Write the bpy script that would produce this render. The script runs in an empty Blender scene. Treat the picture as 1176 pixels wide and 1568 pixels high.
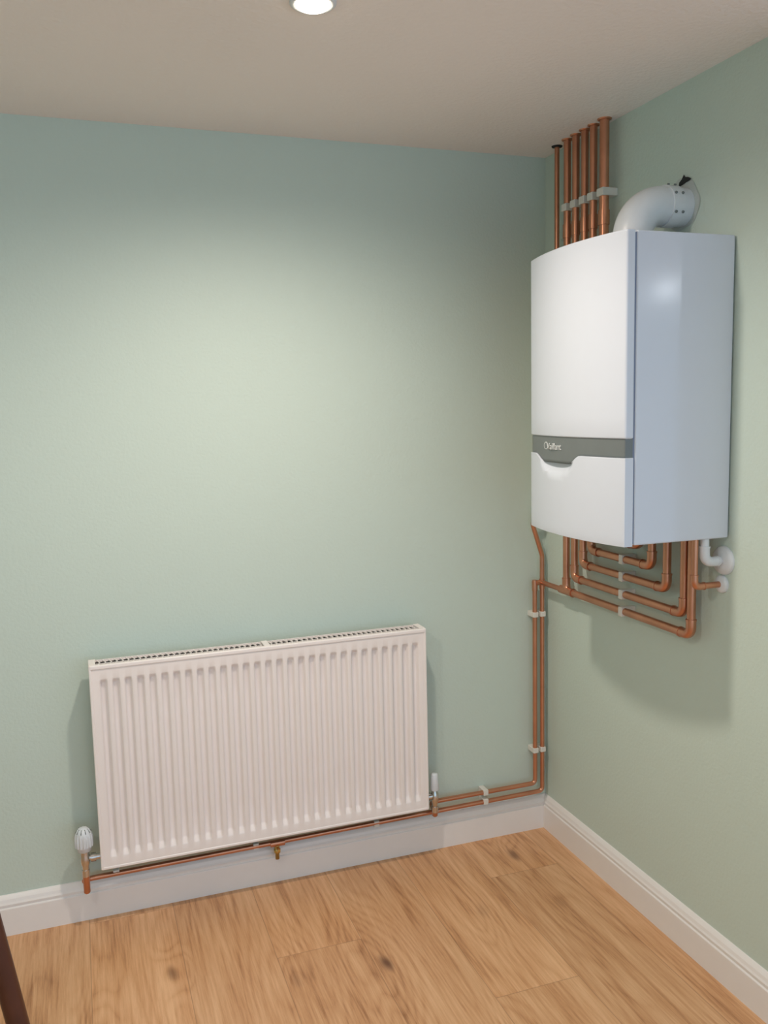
import bpy, math, random
from mathutils import Vector, Matrix
random.seed(4)
H=2.274
scene=bpy.context.scene
try:
    scene.view_settings.view_transform='Standard'
    scene.view_settings.look='None'
except Exception as e: print(e)

# ---------------------------------------------------------------- materials
def newmat(name):
    m=bpy.data.materials.new(name); m.use_nodes=True
    nt=m.node_tree; return m,nt,nt.nodes['Principled BSDF']
def N(nt,t,**k):
    n=nt.nodes.new(t)
    for a,b in k.items():
        if a.startswith('i_'):
            key=a[2:]; key=int(key) if key.isdigit() else key.replace('_',' ')
            n.inputs[key].default_value=b
        else: setattr(n,a,b)
    return n
def simple(name,col,rough=.5,metal=0,var=.06,scale=30,bump=0,bscale=200,coat=0,bdist=.001):
    m,nt,p=newmat(name)
    tc=N(nt,'ShaderNodeTexCoord')
    nz=N(nt,'ShaderNodeTexNoise',i_Scale=scale,i_Detail=3.0)
    nt.links.new(tc.outputs['Object'],nz.inputs['Vector'])
    mx=N(nt,'ShaderNodeMix',data_type='RGBA')
    mx.inputs[6].default_value=tuple(c*(1-var) for c in col[:3])+(1,)
    mx.inputs[7].default_value=tuple(min(1,c*(1+var)) for c in col[:3])+(1,)
    nt.links.new(nz.outputs['Fac'],mx.inputs[0]); nt.links.new(mx.outputs[2],p.inputs['Base Color'])
    p.inputs['Roughness'].default_value=rough; p.inputs['Metallic'].default_value=metal
    p.inputs['Coat Weight'].default_value=coat
    if bump:
        n2=N(nt,'ShaderNodeTexNoise',i_Scale=bscale,i_Detail=2.0)
        nt.links.new(tc.outputs['Object'],n2.inputs['Vector'])
        b=N(nt,'ShaderNodeBump'); b.inputs['Strength'].default_value=bump; b.inputs['Distance'].default_value=bdist
        nt.links.new(n2.outputs['Fac'],b.inputs['Height']); nt.links.new(b.outputs['Normal'],p.inputs['Normal'])
    return m
M_wall=simple('green_wall_paint',(.555,.655,.590,1),.6,var=.02,scale=2.0,bump=.45,bscale=110,bdist=.002)
M_ceil=simple('ceiling_paint',(.90,.83,.80,1),.85,var=.02,scale=3,bump=.7,bscale=80,bdist=.003)
M_skirt=simple('white_gloss_trim',(.83,.80,.78,1),.3,var=.02)
M_rad=simple('radiator_enamel',(.88,.82,.795,1),.3,var=.01)
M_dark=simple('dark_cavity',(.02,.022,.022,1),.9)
M_boil=simple('boiler_enamel',(.65,.695,.775,1),.13,var=.01)
M_grey=simple('grey_strip',(.16,.18,.18,1),.4)
M_lgrey=simple('logo_ink',(.62,.65,.65,1),.4)
M_seam=simple('seam_grey',(.20,.24,.34,1),.5)
M_copper=simple('copper',(.60,.28,.17,1),.30,.88,var=.25,scale=14)
M_plastic=simple('white_plastic',(.70,.73,.76,1),.35)
M_clip=simple('clip_plastic',(.72,.70,.65,1),.5)
M_chrome=simple('chrome',(.62,.60,.57,1),.2,1.0)
M_brass=simple('brass',(.6,.42,.14,1),.3,.9)
M_wood=simple('dark_red_wood',(.075,.022,.012,1),.35,var=.4,scale=20)
M_plaster=simple('plaster',(.50,.55,.53,1),.9,bump=.5)

def emis(name,col,s):
    m,nt,p=newmat(name); p.inputs['Emission Color'].default_value=col; p.inputs['Emission Strength'].default_value=s
    p.inputs['Base Color'].default_value=(1,1,1,1); return m
M_lamp=emis('lamp_glow',(1,.86,.68,1),14)

# floor: oak laminate
def floor_mat():
    m,nt,p=newmat('oak_laminate'); L=nt.links.new
    def math_(op,a,b=None,c=None):
        n=N(nt,'ShaderNodeMath',operation=op)
        for i,v in enumerate((a,b,c)):
            if v is None: continue
            if isinstance(v,(int,float)): n.inputs[i].default_value=v
            else: L(v,n.inputs[i])
        return n.outputs[0]
    tc=N(nt,'ShaderNodeTexCoord'); sp=N(nt,'ShaderNodeSeparateXYZ'); L(tc.outputs['Object'],sp.inputs[0])
    W=.24; LN=1.38
    u=math_('DIVIDE',math_('ADD',sp.outputs[0],.578),W)
    row=math_('FLOOR',u); fu=math_('SUBTRACT',u,row)
    v=math_('ADD',math_('DIVIDE',math_('ADD',sp.outputs[1],.76),LN),math_('MULTIPLY',row,-.37))
    col=math_('FLOOR',v); fv=math_('SUBTRACT',v,col)
    cid=N(nt,'ShaderNodeCombineXYZ'); L(row,cid.inputs[0]); L(col,cid.inputs[1])
    wn=N(nt,'ShaderNodeTexWhiteNoise',noise_dimensions='3D'); L(cid.outputs[0],wn.inputs['Vector'])
    sc=N(nt,'ShaderNodeVectorMath',operation='SCALE'); L(wn.outputs['Color'],sc.inputs[0]); sc.inputs['Scale'].default_value=17.
    ad=N(nt,'ShaderNodeVectorMath',operation='ADD'); L(tc.outputs['Object'],ad.inputs[0]); L(sc.outputs[0],ad.inputs[1])
    def mapped(sx,sy):
        mp=N(nt,'ShaderNodeMapping'); L(ad.outputs[0],mp.inputs[0]); mp.inputs['Scale'].default_value=(sx,sy,1); return mp.outputs[0]
    n1=N(nt,'ShaderNodeTexNoise',i_Scale=1.0,i_Detail=1.0,i_Distortion=.15); L(mapped(6.5,.65),n1.inputs['Vector'])
    wob=N(nt,'ShaderNodeTexNoise',i_Scale=1.0,i_Detail=2.0); L(mapped(10,4),wob.inputs['Vector'])
    wb=math_('MULTIPLY_ADD',wob.outputs['Fac'],.06,-.03)
    swirl=None; heart=None
    for kx,ky,rad_,st in ((-1.332,-.361,.07,.75),(-.785,-.525,.16,1.),(-1.02,-.50,.13,.5),(-.21,-.155,.10,.8),(-.20,-.44,.12,.4),(-1.52,-.52,.09,.5),
                      (-.44,-.40,.10,.4),(-.55,-.93,.12,.7),(-1.15,-.98,.13,.8),(-1.9,-1.35,.13,.9),(-.85,-1.7,.13,.8),(-.25,-1.35,.12,.8),(-2.2,-.6,.12,.8),(-1.4,-2.2,.13,1)):
        dx=math_('ADD',math_('SUBTRACT',sp.outputs[0],kx),wb)
        dy=math_('MULTIPLY',math_('ADD',math_('SUBTRACT',sp.outputs[1],ky),wb),.42)
        d=math_('SQRT',math_('ADD',math_('MULTIPLY',dx,dx),math_('MULTIPLY',dy,dy)))
        a=N(nt,'ShaderNodeMapRange',interpolation_type='SMOOTHSTEP'); L(d,a.inputs[0]); a.inputs[1].default_value=0; a.inputs[2].default_value=rad_; a.inputs[3].default_value=1; a.inputs[4].default_value=0
        h=N(nt,'ShaderNodeMapRange',interpolation_type='SMOOTHSTEP'); L(d,h.inputs[0]); h.inputs[1].default_value=.002; h.inputs[2].default_value=.018+.006*st; h.inputs[3].default_value=min(.9,1.1*st**2); h.inputs[4].default_value=0
        ak=math_('MULTIPLY',a.outputs[0],st)
        swirl=ak if swirl is None else math_('ADD',swirl,ak)
        heart=h.outputs[0] if heart is None else math_('MAXIMUM',heart,h.outputs[0])
    hgt=math_('ADD',n1.outputs['Fac'],math_('MULTIPLY',swirl,.24))
    bands=math_('MULTIPLY_ADD',math_('SINE',math_('MULTIPLY',hgt,100.)),.5,.5)
    bands=math_('POWER',bands,.5)
    fine=N(nt,'ShaderNodeTexNoise',i_Scale=1.0,i_Detail=7.0,i_Roughness=.72); L(mapped(130,5),fine.inputs['Vector'])
    broad=N(nt,'ShaderNodeTexNoise',i_Scale=1.0,i_Detail=5.0); L(mapped(16,1.3),broad.inputs['Vector'])
    f=math_('ADD',math_('MULTIPLY',bands,.09),math_('MULTIPLY',fine.outputs['Fac'],.74))
    f=math_('ADD',f,math_('MULTIPLY',broad.outputs['Fac'],.52))
    f=math_('SUBTRACT',f,math_('MULTIPLY',swirl,.06))
    ramp=N(nt,'ShaderNodeValToRGB'); L(f,ramp.inputs[0])
    e=ramp.color_ramp.elements
    e[0].position=.44; e[0].color=(.34,.145,.055,1); e[1].position=.86; e[1].color=(.80,.485,.265,1)
    x=e.new(.62); x.color=(.62,.325,.152,1)
    tone=N(nt,'ShaderNodeMapRange'); L(wn.outputs['Value'],tone.inputs[0]); tone.inputs[3].default_value=.89; tone.inputs[4].default_value=1.07
    vs=N(nt,'ShaderNodeVectorMath',operation='SCALE'); L(ramp.outputs[0],vs.inputs[0]); L(tone.outputs[0],vs.inputs['Scale'])
    mk=N(nt,'ShaderNodeMix',data_type='RGBA'); L(heart,mk.inputs[0]); L(vs.outputs[0],mk.inputs[6]); mk.inputs[7].default_value=(.13,.05,.02,1)
    su=math_('MULTIPLY',math_('MINIMUM',fu,math_('SUBTRACT',1,fu)),W)
    sv=math_('MULTIPLY',math_('MINIMUM',fv,math_('SUBTRACT',1,fv)),LN)
    d=math_('MINIMUM',su,sv)
    sm=N(nt,'ShaderNodeMapRange'); L(d,sm.inputs[0]); sm.inputs[1].default_value=.0005; sm.inputs[2].default_value=.0015; sm.inputs[3].default_value=.42; sm.inputs[4].default_value=0
    ms=N(nt,'ShaderNodeMix',data_type='RGBA'); L(sm.outputs[0],ms.inputs[0]); L(mk.outputs[2],ms.inputs[6]); ms.inputs[7].default_value=(.16,.07,.03,1)
    L(ms.outputs[2],p.inputs['Base Color'])
    p.inputs['Roughness'].default_value=.38
    b=N(nt,'ShaderNodeBump'); b.inputs['Strength'].default_value=.25; b.inputs['Distance'].default_value=.001
    L(fine.outputs['Fac'],b.inputs['Height']); L(b.outputs['Normal'],p.inputs['Normal'])
    return m
M_floor=floor_mat()

# ---------------------------------------------------------------- mesh builder
class B:
    def __init__(s): s.v=[];s.f=[];s.m=[];s.mats=[];s.sm=[]
    def mi(s,m):
        if m not in s.mats: s.mats.append(m)
        return s.mats.index(m)
    def add(s,vs,fs,mat,smooth=False):
        o=len(s.v); s.v+=[tuple(x) for x in vs]; k=s.mi(mat)
        for f in fs: s.f.append([i+o for i in f]); s.m.append(k); s.sm.append(smooth)
    def box(s,a,b,mat,smooth=False):
        x0,y0,z0=[min(a[i],b[i]) for i in range(3)]; x1,y1,z1=[max(a[i],b[i]) for i in range(3)]
        v=[(x0,y0,z0),(x1,y0,z0),(x1,y1,z0),(x0,y1,z0),(x0,y0,z1),(x1,y0,z1),(x1,y1,z1),(x0,y1,z1)]
        s.add(v,[(0,3,2,1),(4,5,6,7),(0,1,5,4),(1,2,6,5),(2,3,7,6),(3,0,4,7)],mat,smooth)
    def sweep(s,pts,radii,mat,seg=20,caps=True):
        pts=[Vector(p) for p in pts]; n=len(pts)
        if isinstance(radii,(int,float)): radii=[radii]*n
        T=[]
        for i in range(n):
            a=pts[max(i-1,0)]; b=pts[min(i+1,n-1)]
            if (b-a).length<1e-9: T.append(T[-1] if T else Vector((0,0,1)))
            else: T.append((b-a).normalized())
        ref=Vector((0,0,1)) if abs(T[0].z)<.9 else Vector((1,0,0))
        u=T[0].cross(ref).normalized(); vs=[]
        for i in range(n):
            u=(u-T[i]*u.dot(T[i])).normalized(); w=T[i].cross(u)
            for k in range(seg):
                a=2*math.pi*k/seg
                vs.append(pts[i]+(u*math.cos(a)+w*math.sin(a))*radii[i])
        fs=[]
        for i in range(n-1):
            for k in range(seg):
                a=i*seg+k; b=i*seg+(k+1)%seg
                fs.append((a,b,b+seg,a+seg))
        s.add(vs,fs,mat,True)
        if caps:
            s.add(vs[:seg],[tuple(range(seg))[::-1]],mat); s.add(vs[-seg:],[tuple(range(seg))],mat)
    def cyl(s,p,q,r,mat,r2=None,seg=24):
        s.sweep([p,q],[r,r if r2 is None else r2],mat,seg)
    def lathe(s,base,axis,prof,mat,seg=32):
        base=Vector(base); axis=Vector(axis).normalized()
        ref=Vector((0,0,1)) if abs(axis.z)<.9 else Vector((1,0,0))
        u=axis.cross(ref).normalized(); w=axis.cross(u); vs=[];n=len(prof)
        for h,r in prof:
            for k in range(seg):
                a=2*math.pi*k/seg; vs.append(base+axis*h+(u*math.cos(a)+w*math.sin(a))*r)
        fs=[(i*seg+k,i*seg+(k+1)%seg,(i+1)*seg+(k+1)%seg,(i+1)*seg+k) for i in range(n-1) for k in range(seg)]
        s.add(vs,fs,mat,True)
        s.add(vs[:seg],[tuple(range(seg))[::-1]],mat); s.add(vs[-seg:],[tuple(range(seg))],mat)
    def pipe(s,pts,r,mat,bend=None,fit=True):
        pts=[Vector(p) for p in pts]; bend=bend or r*2.2
        out=[pts[0]]
        for i in range(1,len(pts)-1):
            a,b,c=pts[i-1],pts[i],pts[i+1]
            d1=(a-b).normalized(); d2=(c-b).normalized()
            ang=d1.angle(d2); t=min(bend/math.tan(ang/2) if ang<3.1 else bend*.1,(a-b).length*.45,(c-b).length*.45)
            P=b+d1*t;Q=b+d2*t
            for k in range(9):
                x=k/8; out.append(P*(1-x)**2+b*2*x*(1-x)+Q*x*x)
            if fit:
                sl=[P+d1*r*1.5]+[P*(1-x)**2+b*2*x*(1-x)+Q*x*x for x in [k/8 for k in range(9)]]+[Q+d2*r*1.5]
                s.sweep(sl,r*1.18,mat)
                for e,d in ((P+d1*r*1.5,d1),(Q+d2*r*1.5,d2)):
                    s.sweep([e-d*r*.3,e+d*r*.12],r*1.28,mat)
        out.append(pts[-1])
        s.sweep(out,r,mat)
    def obj(s,name,parent=None,bevel=0):
        me=bpy.data.meshes.new(name); me.from_pydata(s.v,[],s.f)
        for m in s.mats: me.materials.append(m)
        for p,k,q in zip(me.polygons,s.m,s.sm): p.material_index=k; p.use_smooth=q
        me.update(); o=bpy.data.objects.new(name,me); scene.collection.objects.link(o)
        if parent: o.parent=parent
        if bevel:
            md=o.modifiers.new('bevel','BEVEL'); md.width=bevel; md.segments=3; md.limit_method='ANGLE'; md.angle_limit=math.radians(40)
        return o
def empty(name,loc=(0,0,0)):
    e=bpy.data.objects.new(name,None); scene.collection.objects.link(e); e.empty_display_size=.1; return e

# ---------------------------------------------------------------- room shell
XL,YF,XR,YE=-2.7,-4.6,3.0,-1.095
def slab(name,a,b,mat):
    q=B(); q.box(a,b,mat); return q.obj(name)
slab('floor',(XL,YF,-.1),(XR,.12,0),M_floor)
slab('ceiling',(XL,YF,H),(XR,.12,H+.1),M_ceil)
slab('wall_back',(XL,0,0),(XR,.12,H),M_wall)
slab('wall_right',(0,YE,0),(.12,0,H),M_wall)
slab('wall_left',(XL-.12,YF,0),(XL,.12,H),M_wall)
prof=[(0,0),(.018,0),(.018,.079),(.0175,.081),(.0135,.083),(.0135,.088),(.0155,.0895),(.0155,.093),(.0125,.098),(.010,.106),(.006,.112),(.003,.116),(0,.117)]
def skirt(name,axis,a,b):
    q=B(); vs=[]
    for t,end in ((a,0),(b,1)):
        for d,h in prof:
            tt=t
            if axis=='x': 
                if end==1: tt=t-d
                vs.append((tt,-d,h))
            else:
                if end==0: tt=t-d
                vs.append((-d,tt,h))
    n=len(prof)
    q.add(vs,[(i,i+1,n+i+1,n+i) for i in range(n-1)],M_skirt)
    q.add(vs[:n],[tuple(range(n))],M_skirt); q.add(vs[n:],[tuple(range(n))[::-1]],M_skirt)
    return q.obj(name)
skirt('baseboard_back','x',XL,0); skirt('baseboard_right','y',0,YE)

# ---------------------------------------------------------------- ceiling downlights
def downlight(name,x,y,power,col,glow=M_lamp,size=math.radians(168),blend=1.0,soft=.04):
    e=empty(name)
    q=B(); q.lathe((x,y,H),(0,0,-1),[(0,.046),(.003,.046),(.006,.042),(.006,.034),(.002,.033)],M_plastic,48); q.obj('bezel',e)
    q=B(); q.lathe((x,y,H-.001),(0,0,-1),[(0,.0335),(.006,.0335),(.010,.028),(.012,.018),(.0125,.002)],glow,48); q.obj('lens',e)
    l=bpy.data.lights.new('bulb','SPOT'); l.energy=power; l.color=col; l.spot_size=size; l.spot_blend=blend; l.shadow_soft_size=soft
    o=bpy.data.objects.new('bulb',l); scene.collection.objects.link(o); o.location=(x,y,H-.045); o.parent=e
downlight('added_fill_downlight',-1.0,-.845,56,(1,.88,.77))
downlight('added_fill_downlight',-1.0,-2.7,17,(1,.90,.80))  # unseen lamp behind the camera, added as fill for the room
downlight('added_fill_downlight',-2.2,-1.9,28,(1,.90,.80),size=math.radians(174),blend=.5)  # added fill lamp out of view, brightens the right wall
downlight('added_fill_downlight',2.325,-4.21,3.5,(.85,.92,1),size=math.radians(179),blend=.03,soft=.03)

# ---------------------------------------------------------------- radiator
rad=empty('radiator')
X0,X1,Z0,Z1,YFr,YBk=-1.492,-.490,.190,.787,-.104,-.036
P=(X1-X0)/30
q=B()
cent=[X0+P*(i+1) for i in range(29)]
prof_g=[(-.0115,0),(-.0100,.10),(-.0068,.88),(-.0052,1),(.0052,1),(.0068,.88),(.0100,.10),(.0115,0)]
cols=[(X0,0),(X0+.006,0)]
for c in cent:
    cols+=[(c+a,d) for a,d in prof_g]
cols+=[(X1-.006,0),(X1,0)]
GT,GB=Z1-.040,Z0+.034
rows=[(Z0,0),(Z0+.010,0),(GB-.002,0),(GB+.002,.10),(GB+.014,.88),(GB+.018,1),(GB+.1,1),(Z0+.3,1),(GT-.1,1),(GT-.014,1),(GT-.010,.88),(GT-.002,.10),(GT+.002,0),(Z1-.012,0),(Z1,0)]
DEP=.0130
vs=[(x,YFr+DEP*d*r,z) for z,r in rows for x,d in cols]
nc=len(cols)
q.add(vs,[(j*nc+i,j*nc+i+1,(j+1)*nc+i+1,(j+1)*nc+i) for j in range(len(rows)-1) for i in range(nc-1)],M_rad,True)
fp=q.obj('front_panel',rad)
q=B()
q.box((X0-.0015,YFr-.0015,Z0-.001),(X1+.0015,YFr+.012,Z0+.008),M_rad)
q.box((X0-.0015,YFr-.003,Z1-.010),(X1+.0015,YFr+.012,Z1+.002),M_rad)
q.box((X0-.004,YFr-.002,Z0),(X0+.004,YBk,Z1+.002),M_rad)
q.box((X1-.004,YFr-.002,Z0),(X1+.004,YBk,Z1+.002),M_rad)
q.box((X0,YBk-.008,Z0),(X1,YBk,Z1-.006),M_rad)
q.obj('casing',rad,bevel=.0028)
q=B()
q.box((X0+.004,YFr+.0135,Z1-.030),(X1-.004,YBk-.006,Z1-.028),M_dark)
q.box((X0+.004,YFr+.0135,Z1-.030),(X1-.004,YFr+.0140,Z1-.006),M_dark)
q.box((X0+.004,YBk-.0090,Z1-.030),(X1-.004,YBk-.0083,Z1-.005),M_dark)
q.box((X0,YBk-.003,Z1-.012),(X1,YBk,Z1),M_rad)
ym=(YFr+YBk)/2+.003
q.box((X0+.004,ym-.0012,Z1-.006),(X1-.004,ym+.0012,Z1-.003),M_rad)
n=62
for i in range(n+1):
    x=X0+.008+(X1-X0-.016)*i/n
    s=.004
    for (ya,yb,sg) in ((YFr+.012,ym,1),(ym,YBk-.002,-1)):
        h=.0012
        vs=[(x-h-s*sg,ya,Z1-.004),(x+h-s*sg,ya,Z1-.004),(x+h+s*sg,yb,Z1-.004),(x-h+s*sg,yb,Z1-.004)]
        vs+=[(a,b,Z1-.001) for a,b,c in vs]
        q.add(vs,[(0,3,2,1),(4,5,6,7),(0,1,5,4),(1,2,6,5),(2,3,7,6),(3,0,4,7)],M_rad)
for xx in (X0+.006,X1-.006,(X0+X1)/2):
    q.box((xx-.009,YFr+.008,Z1-.004),(xx+.009,YBk-.002,Z1+.0025),M_rad)
q.obj('top_grille',rad)
q=B()
q.box((X0+.01,YFr+.02,Z0+.01),(X1-.01,YBk-.009,Z1-.05),M_dark)
q.obj('convector_fins',rad)
q=B()
for xx in (X0+.13,X1-.13):
    q.box((xx-.015,YBk-.004,Z0+.04),(xx+.015,0,Z1-.06),M_rad)
for xx in (X0+.02,X1-.02):
    q.cyl((xx-.012,-.07,Z0+.030),(xx+.012,-.07,Z0+.030),.012,M_rad)
q.obj('wall_brackets',rad)

# thermostatic valve
tv=empty('thermostatic_radiator_valve')
VX,VY=-1.538,-.070
q=B()
q.cyl((VX,VY,.165),(VX,VY,.185),.0125,M_chrome,seg=6)
q.lathe((VX,VY,.185),(0,0,1),[(0,.010),(.012,.0105),(.02,.014),(.035,.0145),(.040,.013),(.058,.013)],M_chrome)
q.cyl((VX,VY,.218),(X0+.004,VY,.218),.0085,M_chrome)
q.cyl((VX+.016,VY,.218),(VX+.030,VY,.218),.0125,M_chrome,seg=6)
q.obj('valve_body',tv)
q=B()
q.lathe((VX,VY,.240),(0,0,1),[(0,.013),(.002,.0185),(.010,.0195),(.012,.0215),(.018,.0235),(.046,.0235),(.058,.021),(.067,.016),(.071,.009),(.072,.002)],M_plastic,48)
for k in range(16):
    a=2*math.pi*k/16; c1,s1=math.cos(a),math.sin(a)
    q.sweep([(VX+.0235*c1,VY+.0235*s1,.257),(VX+.0235*c1,VY+.0235*s1,.283),(VX+.0215*c1,VY+.0215*s1,.295)],[.0024,.0024,.0012],M_plastic,8)
for k in range(10):
    a=2*math.pi*k/10; c1,s1=math.cos(a),math.sin(a)
    q.sweep([(VX+.0212*c1,VY+.0212*s1,.2985),(VX+.013*c1,VY+.013*s1,.3088)],.0014,M_grey,6)
q.obj('thermostat_head',tv)

# lockshield valve
lv=empty('lockshield_valve'); LX=-.452
q=B()
q.cyl((LX,VY,.160),(LX,VY,.180),.0120,M_chrome,seg=6)
q.lathe((LX,VY,.178),(0,0,1),[(0,.009),(.012,.0095),(.02,.0125),(.046,.0125),(.052,.009),(.06,.008)],M_chrome)
q.cyl((LX,VY,.216),(X1-.004,VY,.216),.008,M_chrome)
q.cyl((LX-.012,VY,.216),(LX-.024,VY,.216),.012,M_chrome,seg=6)
q.obj('valve_body',lv)
q=B(); q.lathe((LX,VY,.236),(0,0,1),[(0,.0135),(.004,.015),(.038,.0125),(.052,.0115),(.056,.009),(.057,.002)],M_plastic); q.obj('cap',lv)

# ---------------------------------------------------------------- copper pipework
hp=empty('copper_heating_pipe')
q=B(); r=.0078; YP=-.034
q.pipe([(-.060,YP,.890),(-.060,YP,.178),(LX,YP,.178),(LX,VY,.160)],r,M_copper,fit=False)
q.cyl((LX,VY,.152),(LX,VY,.175),r,M_copper)
q.lathe((LX,VY,.145),(0,0,1),[(0,.006),(.003,.0092),(.018,.0092)],M_copper)
q.pipe([(-.032,YP,.880),(-.032,YP,.146),(VX,YP-.004,.138),(VX,VY,.138),(VX,VY,.175)],r,M_copper,fit=False)
q.lathe((VX,VY,.112),(0,0,1),[(0,.006),(.004,.0095),(.05,.0095),(.052,.0105),(.056,.0105)],M_copper)
q.cyl((VX-.004,VY+.02,.138),(VX,YP-.004,.138),.0095,M_copper)
q.obj('floor_run',hp)
q=B()
q.pipe([(-.032,YP,.880),(-.032,YP,.976),(-.068,YP,1.085),(-.030,-.125,1.24),(-.030,-.125,H)],r,M_copper,bend=.03,fit=False)
q.lathe((-.032,YP,.862),(0,0,1),[(0,.0095),(.034,.0095)],M_copper)
q.lathe((-.060,YP,.858),(0,0,1),[(0,.0095),(.030,.0095),(.036,.008)],M_copper)
q.cyl((-.060,YP,.884),(-.032,-.034,.884),.009,M_copper)
q.obj('corner_riser',hp)
q=B()
def clip(q,p,wall,r,n=1,ln=.018):
    x,y,z=p
    if wall=='back_v': q.box((x-r*1.25,0,z-ln/2),(x+r*1.25,y-r*1.15,z+ln/2),M_clip)
    if wall=='back_h': q.box((x-ln/2,0,z-r*1.25),(x+ln/2,y-r*1.15,z+r*1.25),M_clip)
    if wall=='right_h': q.box((0,y-ln/2,z-r*1.2),(x-r*1.12,y+ln/2,z+r*1.2),M_clip)
    if wall=='right_v': q.box((0,y-r*1.2,z-ln/2),(x-r*1.12,y+r*1.2,z+ln/2),M_clip)
for z in (.775,.297):
    for x in (-.060,-.032): clip(q,(x,YP,z),'back_v',r)
for z in (.178,.146): clip(q,(-.252,YP,z),'back_h',r)
for x in (-.645,-1.04,-1.455): clip(q,(x,YP,.141),'back_h',r)
q.obj('pipe_clips',hp,bevel=.002)
q=B()
q.cyl((-.995,YP-.004,.139),(-.950,YP-.004,.139),.0105,M_copper)
q.lathe((-.974,YP-.004,.139),(0,0,-1),[(0,.008),(.018,.008),(.020,.0105),(.030,.0105),(.032,.0065),(.052,.0065),(.053,.004)],M_brass,24)
q.cyl((-.974,YP-.004,.126),(-.974,-.062,.126),.0045,M_brass)
q.box((-.978,-.066,.121),(-.970,-.060,.131),M_brass)
q.obj('drain_cock',hp)

rp=empty('copper_boiler_pipe')
q=B()
XP=-.035
A=[(-.194,.886,-.797,.011),(-.242,.936,-.768,.011),(-.291,.988,-.697,.011),(-.336,1.038,-.632,.011),(-.391,1.090,-.580,.0135)]
for y,z,yn,rr in A:
    q.pipe([(XP,y,H),(XP,y,z),(XP,yn,z),(XP,yn,1.16)],rr,M_copper)
q.cyl((XP,-.20,.886),(XP,-.034,.884),.0085,M_copper)
q.cyl((XP,-.235,.886),(XP,-.160,.886),.0132,M_copper)
q.obj('boiler_runs',rp)
q=B()
for y,z,yn,rr in A:
    R=max(rr,.011)
    q.lathe((XP,y,H),(0,0,-1),[(0,R+.007),(.003,R+.006),(.004,R+.002)],M_copper)
    q.lathe((XP,y,1.985),(0,0,1),[(0,R*1.2),(.04,R*1.2)],M_copper)
q.lathe((-.03,-.125,H),(0,0,-1),[(0,.017),(.003,.016),(.004,.009)],M_dark)
q.obj('ceiling_collars',rp)
q=B()
for y,z,yn,rr in A[:4]: clip(q,(XP,-.505,z),'right_h',.0115)
for y,z,yn,rr in A: clip(q,(XP,y,2.075),'right_v',max(rr,.0115),ln=.022)
q.obj('pipe_clips',rp,bevel=.002)
q=B()
q.pipe([(-.085,-.868,1.16),(-.085,-.868,1.030),(0,-.868,1.030)],.0078,M_copper)
q.lathe((0,-.868,1.030),(-1,0,0),[(0,.022),(.006,.022),(.010,.018),(.012,.009)],M_plastic); q.obj('gas_run',rp)
cp=empty('condensate_pipe')
q=B()
q.pipe([(-.060,-.872,1.16),(-.060,-.872,1.090),(0,-.872,1.090)],.0105,M_plastic)
q.lathe((0,-.872,1.090),(-1,0,0),[(0,.036),(.004,.036),(.010,.032),(.013,.012)],M_plastic)
q.obj('drain_elbow',cp)

# ---------------------------------------------------------------- boiler
bo=empty('wall_mounted_boiler')
BN,BF,BZ0,BZ1=-.890,-.450,1.147,1.867
yc=(BN+BF)/2; hw=(BF-BN)/2
def front(y): return -.303-.030*(1-((y-yc)/hw)**2)
q=B(); q.box((-.275,BN+.0015,BZ0+.002),(-.004,BF-.0015,BZ1-.001),M_boil); q.obj('casing',bo,bevel=.004)
q=B(); q.box((-.282,BN+.005,BZ0+.006),(-.270,BF-.005,BZ1-.006),M_seam); q.obj('seam_gasket',bo)
def door(name,zb,zt,mat,inset=0,scoop=None,bev=.004,back=-.2800):
    q=B(); ny,nz=48,14; vs=[]
    ys=[BN+inset+(BF-BN-2*inset)*i/ny for i in range(ny+1)]
    for j in range(nz+1):
        for y in ys:
            z=zb(y)+(zt(y)-zb(y))*(1-(1-j/nz)**1.6)
            x=front(y)+inset
            if scoop: x+=scoop(y,z)
            vs.append((x,y,z))
    n=ny+1
    q.add(vs,[(j*n+i,(j+1)*n+i,(j+1)*n+i+1,j*n+i+1) for j in range(nz) for i in range(ny)],mat,True)
    loop=[i for i in range(n)]+[j*n+ny for j in range(1,nz+1)]+[nz*n+i for i in range(ny-1,-1,-1)]+[j*n for j in range(nz-1,0,-1)]
    m=len(loop); base=len(q.v)
    q.v+=[(back,vs[i][1],vs[i][2]) for i in loop]; k=q.mi(mat)
    for i in range(m):
        j=(i+1)%m
        q.f.append([loop[i],loop[j],base+j,base+i]); q.m.append(k); q.sm.append(False)
    q.f.append([base+i for i in range(m)]); q.m.append(k); q.sm.append(False)
    return q.obj(name,bo,bevel=bev)
def ss(a,b,x):
    t=max(0,min(1,(x-a)/(b-a))); return t*t*(3-2*t)
door('upper_door',lambda y:1.3985,lambda y:BZ1,M_boil)
def ztop(y):
    d=ss(-.740,-.690,y)*(1-ss(-.560,-.490,y))
    return 1.3545-.003*ss(-.6,-.45,y)-.022*d
def scoop(y,z):
    if z>1.336: return 0
    e=((y+.625)/.085)**2+((z-1.336)/.034)**2
    return .016*max(0,1-e)**.6 if e<1 else 0
door('lower_door',lambda y:BZ0,ztop,M_boil,scoop=scoop,bev=.0015)
door('trim_strip',lambda y:ztop(y)-.001,lambda y:1.41,M_grey,inset=.004,bev=0)
cu=bpy.data.curves.new('logo_text','FONT'); cu.body='Vaillant'; cu.size=.024; cu.extrude=.0008; cu.align_x='LEFT'
to=bpy.data.objects.new('logo_text',cu); scene.collection.objects.link(to); to.parent=bo
cu.materials.append(M_lgrey)
to.matrix_local=Matrix(((0,0,-1,-.3295),(-1,0,0,-.582),(0,1,0,1.3655),(0,0,0,1)))
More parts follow.
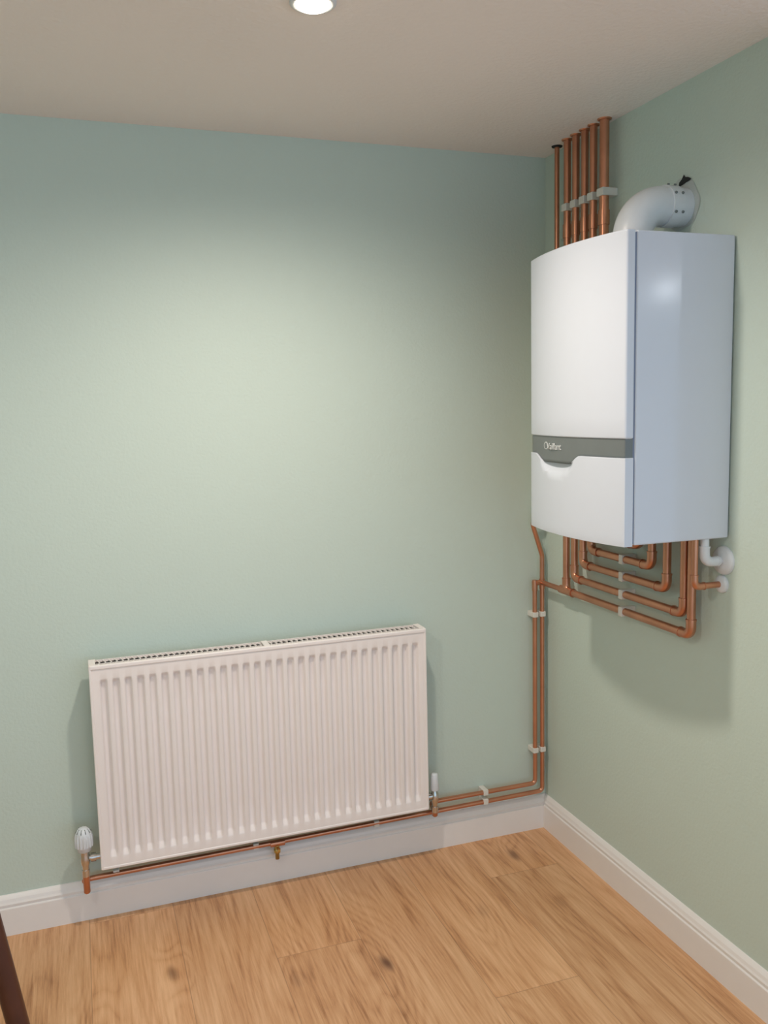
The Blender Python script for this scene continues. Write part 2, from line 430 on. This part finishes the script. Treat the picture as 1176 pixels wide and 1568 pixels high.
q=B(); q.lathe((front(-.56)+.0045,-.567,1.374),(-1,0,0),[(0,.010),(.0025,.010)],M_lgrey,24)
q.lathe((front(-.56)+.002,-.567,1.374),(-1,0,0),[(0,.0078),(.0005,.0078)],M_grey,24); q.obj('logo_badge',bo)
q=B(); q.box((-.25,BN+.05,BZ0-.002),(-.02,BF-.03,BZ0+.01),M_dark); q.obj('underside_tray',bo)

# flue
fl=empty('flue_pipe')
FX,FY,FZ=-.150,-.690,1.970
q=B(); rr=.048
pts=[(FX,FY,BZ1-.004),(FX,FY,BZ1+.018)]
for k in range(13):
    a=math.pi/2*k/12; R=.082
    pts.append((FX+R-R*math.cos(a),FY,FZ-R+R*math.sin(a)))
pts.append((.0,FY,FZ))
q.sweep(pts,rr,M_plastic,40)
q.sweep([(FX,FY,BZ1-.002),(FX,FY,BZ1+.012)],.058,M_plastic,40)
q.sweep([(-.062,FY,FZ),(-.030,FY,FZ)],.0515,M_plastic,40)
for a in (.3,1.1,2.0):
    for xx in (-.056,-.036):
        q.lathe((xx,FY-math.sin(a)*.0515,FZ+math.cos(a)*.0515),(0,-math.sin(a),math.cos(a)),[(-.002,.0035),(.003,.0035),(.004,.002)],M_grey,10)
q.obj('flue_elbow',fl)
q=B(); seg=48; vs=[]
for k in range(seg):
    a=2*math.pi*k/seg; R=.064+.003*math.sin(3*a+1)+.002*math.sin(7*a)
    vs.append((-.0012,FY+R*math.sin(a),FZ+.006+R*math.cos(a)))
q.add(vs,[tuple(range(seg))],M_plaster)
hole=[(.015,.052),(.012,.064),(.002,.070),(-.006,.080),(-.012,.072),(-.022,.070),(-.034,.064),(-.030,.060),(-.015,.058)]
q.add([(-.0025,FY+a,FZ+b) for a,b in hole],[tuple(range(len(hole)))],M_dark)
q.obj('wall_hole',fl)

# ---------------------------------------------------------------- stool at the left edge
st=empty('wooden_stool')
q=B(); SX,SY=-1.86,-1.02
q.lathe((SX,SY,.63),(0,0,1),[(0,.145),(.006,.155),(.022,.158),(.030,.150),(.032,.10)],M_wood,48)
q.obj('seat',st)
q=B()
legs=[((-1.690,-1.0,.635),(-1.588,-1.0,0)),((-1.93,-.90,.635),(-1.99,-.80,0)),((-1.93,-1.14,.635),(-1.99,-1.25,0))]
for a,b in legs: q.sweep([a,b],[.020,.017],M_wood,16)
def lp(l,z):
    a,b=Vector(l[0]),Vector(l[1]); t=(a.z-z)/a.z; return a.lerp(b,t)
for i in range(3): q.sweep([lp(legs[i],.25),lp(legs[(i+1)%3],.25)],.009,M_wood,12)
q.obj('legs',st)

# ---------------------------------------------------------------- world + camera
w=bpy.data.worlds.new('World'); scene.world=w; w.use_nodes=True
w.node_tree.nodes['Background'].inputs[0].default_value=(.59,.80,1,1)
w.node_tree.nodes['Background'].inputs[1].default_value=1.35

yaw,pitch,roll=.3367,.1196,-.0227
f=Vector((math.sin(yaw)*math.cos(pitch),math.cos(yaw)*math.cos(pitch),-math.sin(pitch)))
r_=Vector((math.cos(yaw),-math.sin(yaw),0)); u_=r_.cross(f)
c,s=math.cos(roll),math.sin(roll)
r2=c*r_+s*u_; u2=-s*r_+c*u_
cam=bpy.data.cameras.new('camera'); co=bpy.data.objects.new('camera',cam); scene.collection.objects.link(co)
cam.sensor_fit='HORIZONTAL'; cam.sensor_width=36; cam.lens=36*1360.99/1200; cam.clip_start=.05
co.matrix_world=Matrix(((r2.x,u2.x,-f.x,-1.4887),(r2.y,u2.y,-f.y,-2.5933),(r2.z,u2.z,-f.z,1.4835),(0,0,0,1)))
scene.camera=co
